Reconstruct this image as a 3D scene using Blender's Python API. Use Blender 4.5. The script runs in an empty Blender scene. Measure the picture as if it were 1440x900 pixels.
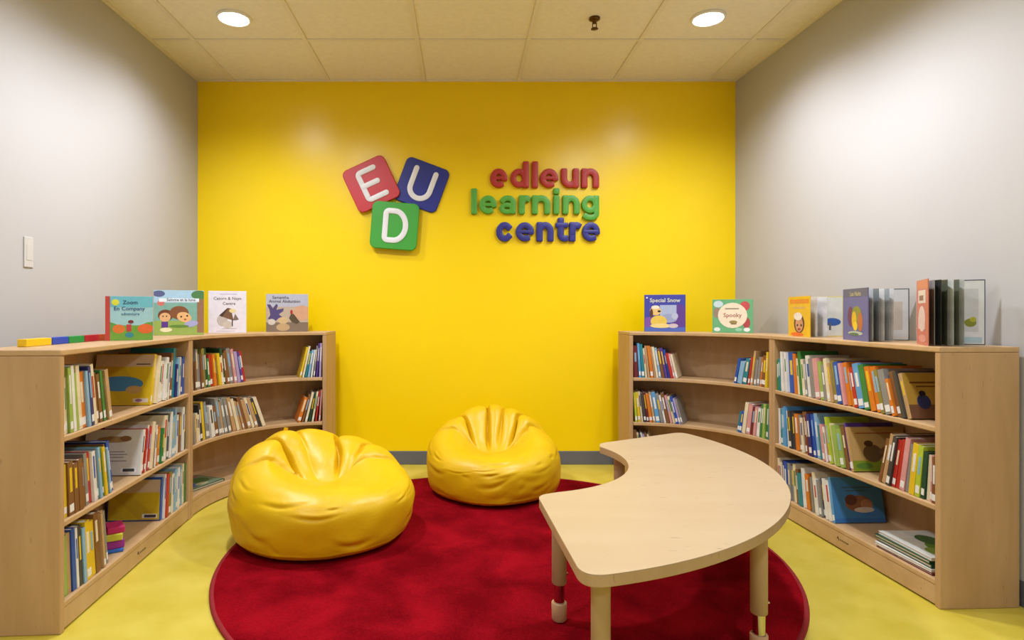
import bpy, bmesh, math, random, re
from mathutils import Vector, Matrix, noise

S = bpy.context.scene
COL = S.collection
PI = math.pi

# ------------------------------------------------------------------ camera
F_PX, VX, VY, CAM_H = 850.0, 650.0, 440.0, 1.0
cd = bpy.data.cameras.new('camera'); cam = bpy.data.objects.new('camera', cd); COL.objects.link(cam)
cam.location = (0, 0, CAM_H); cam.rotation_euler = (PI/2, 0, 0)
cd.sensor_width = 36; cd.lens = F_PX/1440*36
cd.shift_x = (720-VX)/1440; cd.shift_y = -(450-VY)/1440
cd.clip_start = .02
S.camera = cam

# ------------------------------------------------------------------ world, exposure
w = bpy.data.worlds.new('world'); S.world = w; w.use_nodes = True
w.node_tree.nodes['Background'].inputs[0].default_value = (.9, .92, 1, 1)
w.node_tree.nodes['Background'].inputs[1].default_value = .1
vs = S.view_settings
vs.view_transform = 'Standard'; vs.look = 'None'; vs.gamma = 1.0; vs.use_curve_mapping = False
vs.exposure = 0.12
LAMP_W = 86.0
LAMP_COL = (.925, .975, 1.12)

# ------------------------------------------------------------------ helpers
def lin(c):
    return tuple((x/12.92 if x <= .04045 else ((x+.055)/1.055)**2.4) for x in c)
def rgb(r, g, b): return lin((r/255, g/255, b/255))
def P(px, py, h):                       # pixel -> point on the horizontal plane at height h
    k = (py-VY)/(CAM_H-h)
    return Vector(((px-VX)/k, F_PX/k, h))

MATS = {}
def nodes_of(m):
    m.use_nodes = True
    return m.node_tree, m.node_tree.nodes['Principled BSDF']
def mat(name, col, rough=.5, var=.06, scale=12.0, bump=0.0, bscale=200.0, spec=.5, stretch=(1, 1, 1), col2=None, detail=4.0, metallic=0.0, emit=None, estr=0.0, sheen=0.0):
    if name in MATS: return MATS[name]
    m = bpy.data.materials.new(name); nt, b = nodes_of(m)
    L = nt.links
    tc = nt.nodes.new('ShaderNodeTexCoord'); mp = nt.nodes.new('ShaderNodeMapping')
    mp.inputs['Scale'].default_value = stretch
    L.new(tc.outputs['Object'], mp.inputs['Vector'])
    n = nt.nodes.new('ShaderNodeTexNoise'); n.inputs['Scale'].default_value = scale; n.inputs['Detail'].default_value = detail
    L.new(mp.outputs[0], n.inputs['Vector'])
    r = nt.nodes.new('ShaderNodeValToRGB')
    c1 = tuple(max(0, x*(1-var)) for x in col); c2 = col2 or tuple(min(1, x*(1+var)) for x in col)
    r.color_ramp.elements[0].position = .3; r.color_ramp.elements[1].position = .7
    r.color_ramp.elements[0].color = (*c1, 1); r.color_ramp.elements[1].color = (*c2, 1)
    L.new(n.outputs['Fac'], r.inputs[0]); L.new(r.outputs[0], b.inputs['Base Color'])
    b.inputs['Roughness'].default_value = rough; b.inputs['Specular IOR Level'].default_value = spec
    b.inputs['Metallic'].default_value = metallic
    if sheen: b.inputs['Sheen Weight'].default_value = sheen
    if bump:
        n2 = nt.nodes.new('ShaderNodeTexNoise'); n2.inputs['Scale'].default_value = bscale; n2.inputs['Detail'].default_value = 3
        L.new(mp.outputs[0], n2.inputs['Vector'])
        bp = nt.nodes.new('ShaderNodeBump'); bp.inputs['Strength'].default_value = bump; bp.inputs['Distance'].default_value = .002
        L.new(n2.outputs['Fac'], bp.inputs['Height']); L.new(bp.outputs[0], b.inputs['Normal'])
    if emit:
        b.inputs['Emission Color'].default_value = (*emit, 1); b.inputs['Emission Strength'].default_value = estr
    MATS[name] = m
    return m

def wood(name, col, dark, stretch, scale=5.0, rough=.42):
    if name in MATS: return MATS[name]
    m = bpy.data.materials.new(name); nt, b = nodes_of(m); L = nt.links
    tc = nt.nodes.new('ShaderNodeTexCoord'); mp = nt.nodes.new('ShaderNodeMapping'); mp.inputs['Scale'].default_value = stretch
    L.new(tc.outputs['Object'], mp.inputs['Vector'])
    n = nt.nodes.new('ShaderNodeTexNoise'); n.inputs['Scale'].default_value = scale; n.inputs['Detail'].default_value = 6; n.inputs['Distortion'].default_value = .6
    L.new(mp.outputs[0], n.inputs['Vector'])
    r = nt.nodes.new('ShaderNodeValToRGB'); e = r.color_ramp.elements
    e[0].position = .25; e[0].color = (*dark, 1); e[1].position = .7; e[1].color = (*col, 1)
    L.new(n.outputs['Fac'], r.inputs[0])
    # small dark flecks of the birch grain
    n2 = nt.nodes.new('ShaderNodeTexNoise'); n2.inputs['Scale'].default_value = scale*9; n2.inputs['Detail'].default_value = 1
    L.new(mp.outputs[0], n2.inputs['Vector'])
    r2 = nt.nodes.new('ShaderNodeValToRGB'); r2.color_ramp.elements[0].position = .72; r2.color_ramp.elements[1].position = .82
    L.new(n2.outputs['Fac'], r2.inputs[0])
    mx = nt.nodes.new('ShaderNodeMix'); mx.data_type = 'RGBA'
    mx.inputs[7].default_value = (*[x*.62 for x in dark], 1)
    L.new(r2.outputs[0], mx.inputs[0]); L.new(r.outputs[0], mx.inputs[6]); L.new(mx.outputs[2], b.inputs['Base Color'])
    b.inputs['Roughness'].default_value = rough; b.inputs['Specular IOR Level'].default_value = .4
    MATS[name] = m
    return m

def link(o, parent=None):
    COL.objects.link(o)
    if parent is not None: o.parent = parent
    return o
def tag(o, label=None, cat=None, group=None, kind=None):
    if label: o['label'] = label
    if cat: o['category'] = cat
    if group: o['group'] = group
    if kind: o['kind'] = kind
    return o
def empty(name, loc=(0, 0, 0), rz=0, parent=None):
    o = bpy.data.objects.new(name, None); o.empty_display_size = .05
    o.location = loc; o.rotation_euler = (0, 0, rz)
    return link(o, parent)

class MB:
    """collects faces, builds one mesh object"""
    def __init__(s): s.v = []; s.f = []; s.m = []
    def add(s, vs, fs, mi=0):
        o = len(s.v); s.v += [tuple(v) for v in vs]; s.f += [tuple(i+o for i in f) for f in fs]; s.m += [mi]*len(fs)
        return s
    def box(s, a, b, mi=0):
        x0, y0, z0 = a; x1, y1, z1 = b
        return s.add([(x0, y0, z0), (x1, y0, z0), (x1, y1, z0), (x0, y1, z0), (x0, y0, z1), (x1, y0, z1), (x1, y1, z1), (x0, y1, z1)],
                     [(0, 3, 2, 1), (4, 5, 6, 7), (0, 1, 5, 4), (1, 2, 6, 5), (2, 3, 7, 6), (3, 0, 4, 7)], mi)
    def prism(s, pts, z0, z1, mi=0):     # pts counter-clockwise in xy
        n = len(pts)
        vs = [(x, y, z0) for x, y in pts]+[(x, y, z1) for x, y in pts]
        fs = [tuple(range(n-1, -1, -1)), tuple(range(n, 2*n))]+[(i, (i+1) % n, n+(i+1) % n, n+i) for i in range(n)]
        return s.add(vs, fs, mi)
    def lathe(s, prof, n=32, c=(0, 0), mi=0):   # prof [(r,z)], open ends closed if r==0
        vs = []; fs = []
        for r, z in prof:
            for i in range(n):
                a = 2*PI*i/n; vs.append((c[0]+r*math.cos(a), c[1]+r*math.sin(a), z))
        for j in range(len(prof)-1):
            for i in range(n):
                k = (i+1) % n; fs.append((j*n+i, j*n+k, (j+1)*n+k, (j+1)*n+i))
        return s.add(vs, fs, mi)
    def grid(s, rows, mi=0, closed=False):
        nr = len(rows); nc = len(rows[0]); vs = [p for r in rows for p in r]; fs = []
        for j in range(nr-1):
            for i in range(nc if closed else nc-1):
                k = (i+1) % nc; fs.append((j*nc+i, j*nc+k, (j+1)*nc+k, (j+1)*nc+i))
        return s.add(vs, fs, mi)
    def mesh(s, name, mats, smooth=False):
        me = bpy.data.meshes.new(name); me.from_pydata(s.v, [], s.f)
        for m in (mats if isinstance(mats, (list, tuple)) else [mats]): me.materials.append(m)
        me.polygons.foreach_set('material_index', s.m)
        if smooth: me.polygons.foreach_set('use_smooth', [True]*len(me.polygons))
        me.update(); return me
    def build(s, name, mats, parent=None, smooth=False, bevel=0.0, seg=2, angle=35):
        o = bpy.data.objects.new(name, s.mesh(name, mats, smooth)); link(o, parent)
        if bevel:
            b = o.modifiers.new('bevel', 'BEVEL'); b.width = bevel; b.segments = seg; b.limit_method = 'ANGLE'; b.angle_limit = math.radians(angle)
        return o
def smooth_angle(o, deg=40):
    me = o.data; me.polygons.foreach_set('use_smooth', [True]*len(me.polygons))
    try: me.set_sharp_from_angle(angle=math.radians(deg))
    except Exception: pass
    return o

# ------------------------------------------------------------------ materials of the room
M_yellow = mat('yellow_wall_paint', rgb(249, 213, 0), .30, .012, 3, .05, 350, .5)
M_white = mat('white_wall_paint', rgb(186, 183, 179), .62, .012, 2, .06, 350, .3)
M_floor = mat('yellow_marbled_lino', rgb(206, 185, 58), .38, .07, 6.5, .04, 90, .35, col2=rgb(214, 195, 82), detail=8)
M_tile = mat('ceiling_tile', rgb(238, 232, 220), .9, .03, 40, .25, 260, .1)
M_grid = mat('ceiling_grid_metal', rgb(232, 225, 212), .55, .02, 5)
M_base = mat('grey_rubber_base', rgb(98, 100, 106), .5, .05, 6)
M_maple = wood('maple_laminate', rgb(194, 157, 112), rgb(180, 142, 96), (6, 6, .8), 3.0)
M_maple_h = wood('maple_laminate_flat', rgb(172, 142, 104), rgb(158, 127, 88), (6, .8, 6), 3.0)
M_edge = wood('maple_edge', rgb(200, 165, 120), rgb(187, 150, 104), (3, 3, 3), 4.0)
M_back = wood('maple_back_panel', rgb(206, 170, 128), rgb(190, 152, 108), (5, 5, 1), 3.0)
M_table = wood('pale_table_laminate', rgb(196, 172, 136), rgb(190, 164, 127), (1.2, 6, 6), 1.5, .38)
M_tableedge = wood('table_edge_band', rgb(182, 152, 112), rgb(172, 141, 100), (4, 4, 1), 3.0)

# ------------------------------------------------------------------ room shell
YB = 3.99; ZC = 2.526; YR = -2.6
def xl(y): return -1.746-.0141*(YB-y)
def xr(y): return 1.803+.0529*(YB-y)
def struct(o, label=None): o['kind'] = 'structure'; return o
T = .12
fl = MB().prism([(xl(YR)-T, YR-T), (xr(YR)+T, YR-T), (xr(YB)+T+.1, YB+T), (xl(YB)-T, YB+T)], -.1, 0).build('floor', M_floor); struct(fl)
ce = MB().prism([(xl(YR)-T, YR-T), (xr(YR)+T, YR-T), (xr(YB)+T+.1, YB+T), (xl(YB)-T, YB+T)], ZC+.03, ZC+.13).build('ceiling', M_grid); struct(ce)
struct(MB().prism([(xl(YB)-T, YB), (xr(YB)+T, YB), (xr(YB)+T, YB+T), (xl(YB)-T, YB+T)], 0, ZC+.03).build('wall_back', M_yellow))
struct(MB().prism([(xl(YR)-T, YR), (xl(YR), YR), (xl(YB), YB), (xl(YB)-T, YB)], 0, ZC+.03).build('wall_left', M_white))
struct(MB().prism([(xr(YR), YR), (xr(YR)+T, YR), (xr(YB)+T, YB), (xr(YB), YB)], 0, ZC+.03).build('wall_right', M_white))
struct(MB().prism([(xl(YR)-T, YR-T), (xr(YR)+T, YR-T), (xr(YR)+T, YR), (xl(YR)-T, YR)], 0, ZC+.03).build('wall_front', M_white))
BH = .089
struct(MB().prism([(xl(YB)+.008, YB-.008), (xr(YB)-.008, YB-.008), (xr(YB)-.008, YB), (xl(YB)+.008, YB)], 0, BH).build('baseboard_back', M_base, bevel=.003))
struct(MB().prism([(xl(YR), YR), (xl(YR)+.008, YR), (xl(YB)+.008, YB), (xl(YB), YB)], 0, BH).build('baseboard_left', M_base))
struct(MB().prism([(xr(YR)-.003, YR), (xr(YR), YR), (xr(YB), YB), (xr(YB)-.003, YB)], 0, BH).build('baseboard_right', M_base))

# ceiling grid and tiles (children of the ceiling)
TW, TD = .627, .60
xs = [xl(YR)-.01]+[-.2535+TW*i for i in range(-2, 4)]+[xr(YR)+.01]
ys = [YB-TD*i for i in range(0, 11)]+[YR]
def clampx(x, y0, y1):
    return max(min(x, min(xr(y0), xr(y1))), max(xl(y0), xl(y1)))
for j in range(len(ys)-1):
    y1, y0 = ys[j], ys[j+1]
    for i in range(len(xs)-1):
        g = .009
        q = []
        for (x, y) in ((xs[i]+g, y0+g), (xs[i+1]-g, y0+g), (xs[i+1]-g, y1-g), (xs[i]+g, y1-g)):
            q.append((max(xl(y)+.001, min(xr(y)-.001, x)), y))
        if q[1][0]-q[0][0] < .02: continue
        t = MB().prism(q, ZC+.007, ZC+.028).build('ceiling_tile', M_tile, ce, bevel=.004, seg=1)
for x in xs[1:-1]:
    MB().box((x-.012, YR+.002, ZC), (x+.012, YB-.002, ZC+.012)).build('grid_bar', M_grid, ce)
for y in ys[1:-1]:
    MB().box((xl(y)+.002, y-.012, ZC+.001), (xr(y)-.002, y+.012, ZC+.0125)).build('grid_bar', M_grid, ce)
# wall angle
for nm, a, b, c, d in (('l', xl(YR), YR, xl(YB), YB), ('r', xr(YR)-.02, YR, xr(YB)-.02, YB)):
    MB().prism([(a, b), (a+.02, b), (c+.02, d), (c, d)], ZC-.0006, ZC+.006).build('wall_angle', M_grid, ce)
MB().box((xl(YB)+.02, YB-.02, ZC-.0004), (xr(YB)-.02, YB, ZC+.006)).build('wall_angle', M_grid, ce)

# ------------------------------------------------------------------ recessed downlights
M_trim = mat('white_lamp_trim', rgb(240, 238, 232), .4, .01)
M_lens = mat('lit_lamp_lens', (1, 1, 1), .4, 0, emit=(1, 1, 1), estr=14)
def downlight(x, y, label, watt=LAMP_W, cone=164, blend=.8):
    e = empty('recessed_downlight', (x, y, ZC)); tag(e, label, 'ceiling light', 'recessed ceiling downlights')
    prof = [(.074, -.0005), (.074, -.004), (.077, -.007), (.083, -.006), (.086, -.0012), (.086, 0.006), (.074, .006), (.074, -.0005)]
    MB().lathe(prof, 40).build('trim_ring', M_trim, e, smooth=True)
    MB().lathe([(0, .004), (.074, .004), (.074, -.002), (.035, -.006), (0, -.007)], 40).build('lens', M_lens, e, smooth=True)
    ld = bpy.data.lights.new('lamp_light', 'SPOT'); ld.energy = watt; ld.color = LAMP_COL
    ld.spot_size = math.radians(cone); ld.spot_blend = blend; ld.shadow_soft_size = .06
    lo = bpy.data.objects.new('lamp_light', ld); link(lo, e); lo.location = (0, 0, -.075)
k = 414/(ZC-1)
yl = F_PX/k
downlight((329-VX)/k, yl, 'round lit ceiling downlight over the left bookcases', LAMP_W*.40, 158, .85)
downlight((996-VX)/k, yl, 'round lit ceiling downlight over the right bookcases', LAMP_W*.40, 158, .85)
for yy in (2.42, .55, -1.4):
    for xx, sd in ((-.88, 'left'), (1.05, 'right')):
        downlight(xx, yy, 'round ceiling downlight out of view %s the camera on the %s' % ('in front of' if yy > 1 else 'just above' if yy > -1 else 'far behind', sd), LAMP_W*(1.0 if yy > 1 else .60))

# sprinkler head
k = 413/(ZC-1)
sp = empty('fire_sprinkler', ((836-VX)/k, F_PX/k, ZC)); tag(sp, 'small bronze fire sprinkler head on the ceiling tile', 'sprinkler')
M_bronze = mat('dark_bronze', rgb(96, 66, 28), .35, .1, 30, metallic=.8)
MB().lathe([(0, .006), (.028, .006), (.028, -.003), (.018, -.008), (.010, -.008), (.010, -.022), (0, -.022)], 20).build('escutcheon', M_bronze, sp, smooth=True)
fr = MB()
for s in (-1, 1):
    fr.prism([(s*.010-.002, -.003), (s*.010+.002, -.003), (s*.010+.002, .003), (s*.010-.002, .003)], -.045, -.02)
fr.box((-.012, -.003, -.048), (.012, .003, -.044)).build('frame_arms', M_bronze, sp)
MB().lathe([(0, -.048), (.017, -.048), (.019, -.051), (0, -.053)], 16).build('deflector', M_bronze, sp, smooth=True)

# switch plate on the left wall
M_plate = mat('white_switch_plate', rgb(200, 197, 190), .4, .01)
ky = 2.46
pl = empty('light_switch', (xl(ky), ky, 1.247), PI/2); tag(pl, 'white blank switch plate on the left wall', 'switch')
MB().box((-.026, -.005, -.062), (.026, 0, .062)).build('wall_plate', M_plate, pl, bevel=.003)
MB().box((-.014, -.0062, -.033), (.014, -.0045, .033)).build('rocker', M_plate, pl, bevel=.0008)

# ------------------------------------------------------------------ stroke letters
def stroke(mb, pts, w, h, b, y0=0.0, closed=False, mi=0, sq=2.0):
    """round-ended raised stroke along pts (2D), lying in xz plane, facing -y; back at y0"""
    n = len(pts); P2 = [Vector(p) for p in pts]
    tan = []
    for i in range(n):
        a = P2[(i-1) % n] if (closed or i > 0) else P2[i]
        c = P2[(i+1) % n] if (closed or i < n-1) else P2[i]
        tan.append((c-a).normalized())
    prof = [(-w/2, 0), (-w/2, h-b), (-w/2+b*.35, h-b*.3), (-w/2+b, h), (w/2-b, h), (w/2-b*.35, h-b*.3), (w/2, h-b), (w/2, 0)]
    rows = []
    for p, t in zip(P2, tan):
        nn = Vector((-t.y, t.x))
        rows.append([(p.x+nn.x*o, y0-d, p.y+nn.y*o) for o, d in prof])
    if closed: rows.append(rows[0])
    mb.grid(rows, mi)
    if not closed:
        for p, t, s in ((P2[0], tan[0], -1), (P2[-1], tan[-1], 1)):
            rr = []
            for q in range(0, 17):
                a = math.atan2(t.x*s, -t.y*s)-PI*q/16     # from left normal round the end to the right normal
                dv = Vector((math.cos(a), math.sin(a))); c_, s_ = abs(dv.dot(t)), abs(dv.x*t.y-dv.y*t.x); dv = dv/((c_**sq+s_**sq)**(1/sq))
                rr.append([(p.x+dv.x*o, y0-d, p.y+dv.y*o) for o, d in ((w/2, 0), (w/2, h-b), (w/2-b*.35, h-b*.3), (w/2-b, h), (0, h))])
            mb.grid(rr, mi)
def arc(cx, cy, rx, ry, a0, a1, n=22):
    return [(cx+rx*math.cos(math.radians(a0+(a1-a0)*i/n)), cy+ry*math.sin(math.radians(a0+(a1-a0)*i/n))) for i in range(n+1)]
def ring(cx, cy, rx, ry, n=36): return arc(cx, cy, rx, ry, 0, 360, n)[:-1]

def glyph(ch, W, s=.315):
    """strokes [(pts, width, closed)] in x-height units, outer box 0..W"""
    h = s/2; A = 1.36
    if ch == 'l': return [([(h, h), (h, A-h)], s, 0)]
    if ch == 'i': return [([(h, h), (h, 1-h)], s, 0), ([(h, 1.21), (h, 1.215)], s, 0)]
    if ch == 'e':
        return [(arc(W/2, .5, W/2-h, .5-h, 0, 292), s*.92, 0), ([(h, .50), (W-h, .50)], s*.58, 0)]
    if ch == 'c': return [(arc(W/2, .5, W/2-h, .5-h, 46, 314), s, 0)]
    if ch == 'd': return [(ring(W/2-.02, .5, W/2-h-.02, .5-h), s*.92, 1), ([(W-h, h), (W-h, A-h)], s, 0)]
    if ch == 'u': return [([(h, 1-h)]+arc(W/2, .5, W/2-h, .5-h, 180, 360)+[(W-h, 1-h)], s, 0), ([(W-h, 1-h), (W-h, h)], s, 0)]
    if ch == 'n': return [([(h, h), (h, 1-h)], s, 0), ([(h, h)]+arc(W/2, .5, W/2-h, .5-h, 180, 0)+[(W-h, h)], s, 0)]
    if ch == 'r': return [([(h, h), (h, 1-h)], s, 0), (arc(W*.62, .46, W*.62-h, .54-h, 180, 70), s, 0)]
    if ch == 'a': return [(ring(W*.46, .31, W*.46-h*.86, .31-h*.82), s*.8, 1), (arc(W/2, .62, W/2-h, .38-h, 150, 0)+[(W-h, h)], s*.92, 0)]
    if ch == 'g': return [(ring(W/2-.02, .52, W/2-h-.02, .48-h), s*.9, 1), ([(W-h, 1-h)]+arc(W/2, .02, W/2-h, .36-h, 0, -140), s*.92, 0)]
    if ch == 't':
        x = W*.42
        return [([(x, 1.22-h), (x, .36)]+arc(x+.19, .36, .19, .36-h, 180, 280), s, 0), ([(h*.8, .84), (W-h*.8, .84)], s*.8, 0)]
KB = 213.0                                                   # pixels per metre on the back wall
def bw(px, py): return ((px-VX)/KB, 1.0-(py-VY)/KB)
M_lr = mat('red_sign_letter', rgb(176, 44, 36), .45, .05, 20)
M_lg = mat('green_sign_letter', rgb(84, 164, 52), .45, .05, 20)
M_lb = mat('blue_sign_letter', rgb(44, 44, 128), .45, .05, 20)
ordn = ['first', 'second', 'third', 'fourth', 'fifth', 'sixth', 'seventh', 'eighth', 'ninth', 'tenth', 'eleventh', 'twelfth', 'thirteenth', 'fourteenth', 'fifteenth', 'sixteenth', 'seventeenth', 'eighteenth', 'nineteenth']
ordn = ordn[:19]+['twentieth']+['twenty-'+o for o in ordn[:9]]+['thirtieth']+['thirty-'+o for o in ordn[:9]]+['fortieth']+['forty-'+o for o in ordn[:9]]
words = [('edleun', 265.0, 27.2, M_lr, 'red', [(803, 890), (903, 995), (1010, 1036), (1048, 1140), (1153, 1241), (1253, 1340)]),
         ('learning', 301.8, 26.4, M_lg, 'green', [(711, 738), (750, 838), (849, 932), (946, 1003), (1010, 1100), (1116, 1142), (1161, 1245), (1253, 1341)]),
         ('centre', 340.2, 27.4, M_lb, 'blue', [(834, 918), (929, 1021), (1033, 1117), (1126, 1188), (1194, 1252), (1256, 1345)])]
for wd, base, xh, m, cn, ext in words:
    u = xh/KB
    for i, ch in enumerate(wd):
        a, b = ext[i]; px0 = 460+a/3.512; px1 = 460+b/3.512
        W = (px1-px0)/xh
        x0, z0 = bw(px0, base)
        mb = MB()
        for q, (pts, sw, cl) in enumerate(glyph(ch, W)):
            stroke(mb, [(p[0]*u, p[1]*u) for p in pts], sw*u, .026+.0004*q, .0035, 0, bool(cl), sq=6.0)
        o = mb.build('sign_letter', m); o.location = (x0, YB, z0); smooth_angle(o, 30)
        tag(o, '%s raised letter %s, %s letter of the wall word %s' % (cn, ch, ordn[i], wd), 'sign letter', 'raised letters of the wall sign')

# logo tiles
def rrect(w, h, r, n=6):
    out = []
    for cx, cy, a in ((w/2-r, h/2-r, 0), (-w/2+r, h/2-r, 90), (-w/2+r, -h/2+r, 180), (w/2-r, -h/2+r, 270)):
        out += arc(cx, cy, r, r, a, a+90, n)
    return out
M_tr = mat('red_logo_tile', rgb(196, 44, 48), .38, .04, 8)
M_tg = mat('green_logo_tile', rgb(62, 160, 52), .38, .04, 8)
M_tb = mat('blue_logo_tile', rgb(34, 44, 136), .38, .04, 8)
M_tw = mat('white_logo_letter', rgb(228, 228, 228), .4, .02, 20)
def tile(px, py, size, rot, m, off, letter, label):
    x, z = bw(px, py); e = empty('logo_tile', (x, YB, z)); e.rotation_euler = (0, -math.radians(rot), 0)
    tag(e, label, 'sign tile', 'logo tiles on the yellow wall')
    s = size/KB; th = .017
    o = rrect(s, s, s*.13)
    mb = MB(); b = .004
    inn = rrect(s-2*b, s-2*b, s*.13-b)
    rows = [[(x, -off, z) for x, z in o], [(x, -off-th+b, z) for x, z in o], [(x, -off-th, z) for x, z in inn]]
    mb.grid([r[::-1] for r in rows], closed=True)
    n = len(o)
    mb.add([(x, -off-th, z) for x, z in inn], [tuple(range(n-1, -1, -1))]); mb.add([(x, -off, z) for x, z in o], [tuple(range(n))])
    bo = mb.build('tile_board', m, e); smooth_angle(bo, 30)
    lm = MB(); q = s*.31; sw = s*.115
    def st(pts, k): stroke(lm, [(a*q, c*q) for a, c in pts], sw, .005+.0003*k, .0015, -off-th)
    if letter == 'E': st([(.62, 1), (-.38, 1)]+arc(-.38, .78, .22, .22, 90, 180, 8)+[(-.6, -.78)]+arc(-.38, -.78, .22, .22, 180, 270, 8)+[(.72, -1)], 0); st([(-.6, .02), (.5, .02)], 1)
    if letter == 'U': st([(-.72, 1)]+arc(0, -.28, .72, .72, 180, 360)+[(.72, 1)], 0)
    if letter == 'D': stroke(lm, [(a*q, c*q) for a, c in [(-.63, 0), (-.63, .75)]+arc(-.41, .78, .22, .22, 180, 90, 8)+[(-.2, 1)]+arc(-.02, 0, .78, 1, 90, -90)+[(-.2, -1)]+arc(-.41, -.78, .22, .22, 270, 180, 8)+[(-.63, -.75)]], sw, .005, .0015, -off-th, True)
    lo = lm.build('white_letter', M_tw, e); smooth_angle(lo, 30)
    if off > .001:
        MB().box((-s*.2, -off, -s*.28), (s*.05, -.0002, -s*.22) if letter == 'D' else (-s*.15, -.0002, s*.2)).build('standoff', M_tw, e)
tile(593, 260.5, 64, -20.5, M_tb, 0.0002, 'U', 'blue square logo tile with white letter U')
tile(523, 260, 64, 25, M_tr, .0176, 'E', 'red square logo tile with white letter E')
tile(556, 319, 65.5, -4.5, M_tg, .035, 'D', 'green square logo tile with white letter D')

# ------------------------------------------------------------------ rug
M_rug = bpy.data.materials.new('red_pile'); nt, b = nodes_of(M_rug)
tc = nt.nodes.new('ShaderNodeTexCoord')
n1 = nt.nodes.new('ShaderNodeTexNoise'); n1.inputs['Scale'].default_value = 4.2; n1.inputs['Detail'].default_value = 5; n1.inputs['Distortion'].default_value = .4
n2 = nt.nodes.new('ShaderNodeTexNoise'); n2.inputs['Scale'].default_value = 160; n2.inputs['Detail'].default_value = 3
ad = nt.nodes.new('ShaderNodeMath'); ad.operation = 'MULTIPLY_ADD'; ad.inputs[1].default_value = .35
r = nt.nodes.new('ShaderNodeValToRGB'); r.color_ramp.elements[0].position = .52; r.color_ramp.elements[1].position = .86
r.color_ramp.elements[0].color = (*rgb(104, 4, 13), 1); r.color_ramp.elements[1].color = (*rgb(152, 14, 26), 1)
for n_ in (n1, n2): nt.links.new(tc.outputs['Object'], n_.inputs['Vector'])
nt.links.new(n2.outputs['Fac'], ad.inputs[0]); nt.links.new(n1.outputs['Fac'], ad.inputs[2])
nt.links.new(ad.outputs[0], r.inputs[0]); nt.links.new(r.outputs[0], b.inputs['Base Color'])
bp = nt.nodes.new('ShaderNodeBump'); bp.inputs['Strength'].default_value = .7; bp.inputs['Distance'].default_value = .004
nt.links.new(n2.outputs['Fac'], bp.inputs['Height']); nt.links.new(bp.outputs[0], b.inputs['Normal'])
b.inputs['Roughness'].default_value = 1; b.inputs['Specular IOR Level'].default_value = .02
M_bind = mat('dark_red_binding', rgb(140, 14, 26), .8, .1, 60)
RUG_C, RUG_R, RUG_H = (.160, 2.561), 1.138, .012
rg = empty('round_rug', (RUG_C[0], RUG_C[1], 0)); tag(rg, 'large round red pile rug on the yellow floor', 'rug')
rows = []
for j in range(0, 41):
    rr = (RUG_R-.012)*j/40
    rows.append([(rr*math.cos(2*PI*i/160), rr*math.sin(2*PI*i/160), RUG_H-.002+.002*noise.noise(Vector((rr*math.cos(2*PI*i/160)*6, rr*math.sin(2*PI*i/160)*6, 3)))) for i in range(160)])
MB().grid(rows, closed=True).build('pile', M_rug, rg, smooth=True)
MB().lathe([(RUG_R-.02, .0005), (RUG_R-.003, .0005), (RUG_R, .004), (RUG_R-.003, .010), (RUG_R-.009, .012), (RUG_R-.016, .010), (RUG_R-.02, .0005)], 160).build('edge_binding', M_bind, rg, smooth=True)

# ------------------------------------------------------------------ bookcases
HS = .885                  # height
Z_SH = [.091, .345, .612]  # top faces of bottom, middle and top shelf
TH = .019
M_logo = mat('dark_stamp', rgb(70, 48, 26), .6, .05)

class Case: pass
def straight_case(name, label, p0, p1, depth, inward):
    """p0 left front corner, p1 right front corner as seen; inward = horizontal unit vector towards the back"""
    c = Case(); p0 = Vector((*p0, 0)); p1 = Vector((*p1, 0)); u = (p1-p0); Ln = u.length; u.normalize()
    d = Vector((*inward, 0)); d = (d-u*d.dot(u)).normalized()
    # local frame: x along u, y along d
    e = empty(name, p0); e.matrix_world = Matrix(((u.x, d.x, 0, p0.x), (u.y, d.y, 0, p0.y), (0, 0, 1, 0), (0, 0, 0, 1)))
    tag(e, label, 'bookcase', 'low maple bookcases')
    bv = dict(bevel=.0035, seg=2)
    MB().box((0, 0, 0), (TH+.004, depth, HS-TH)).build('side_panel', M_maple, e, **bv)
    MB().box((Ln-TH-.004, 0, 0), (Ln, depth, HS-TH)).build('side_panel', M_maple, e, **bv)
    MB().box((0, -.002, HS-TH+.0003), (Ln, depth, HS)).build('top_panel', M_edge, e, **bv)
    a, b = TH+.0045, Ln-TH-.0045
    MB().box((a, depth-.012, .02), (b, depth-.001, HS-TH-.0005)).build('back_panel', M_back, e)
    for k, z in enumerate(Z_SH):
        MB().box((a, .003, z-TH), (b, depth-.0125, z)).build('shelf' if k else 'bottom_shelf', M_edge, e, **bv)
    kb = MB().box((a, .004, .006), (b, .02, Z_SH[0]-TH-.0005)).build('kickboard', M_edge, e, bevel=.002)
    c.len = Ln
    def frame(s, off=0.0):
        return p0+u*s+d*off, u, d
    c.frame = frame; c.s0 = TH+.006; c.s1 = Ln-TH-.006; c.depth = depth; c.e = e; c.u = u; c.d = d
    c.stamp = kb
    return c
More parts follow.
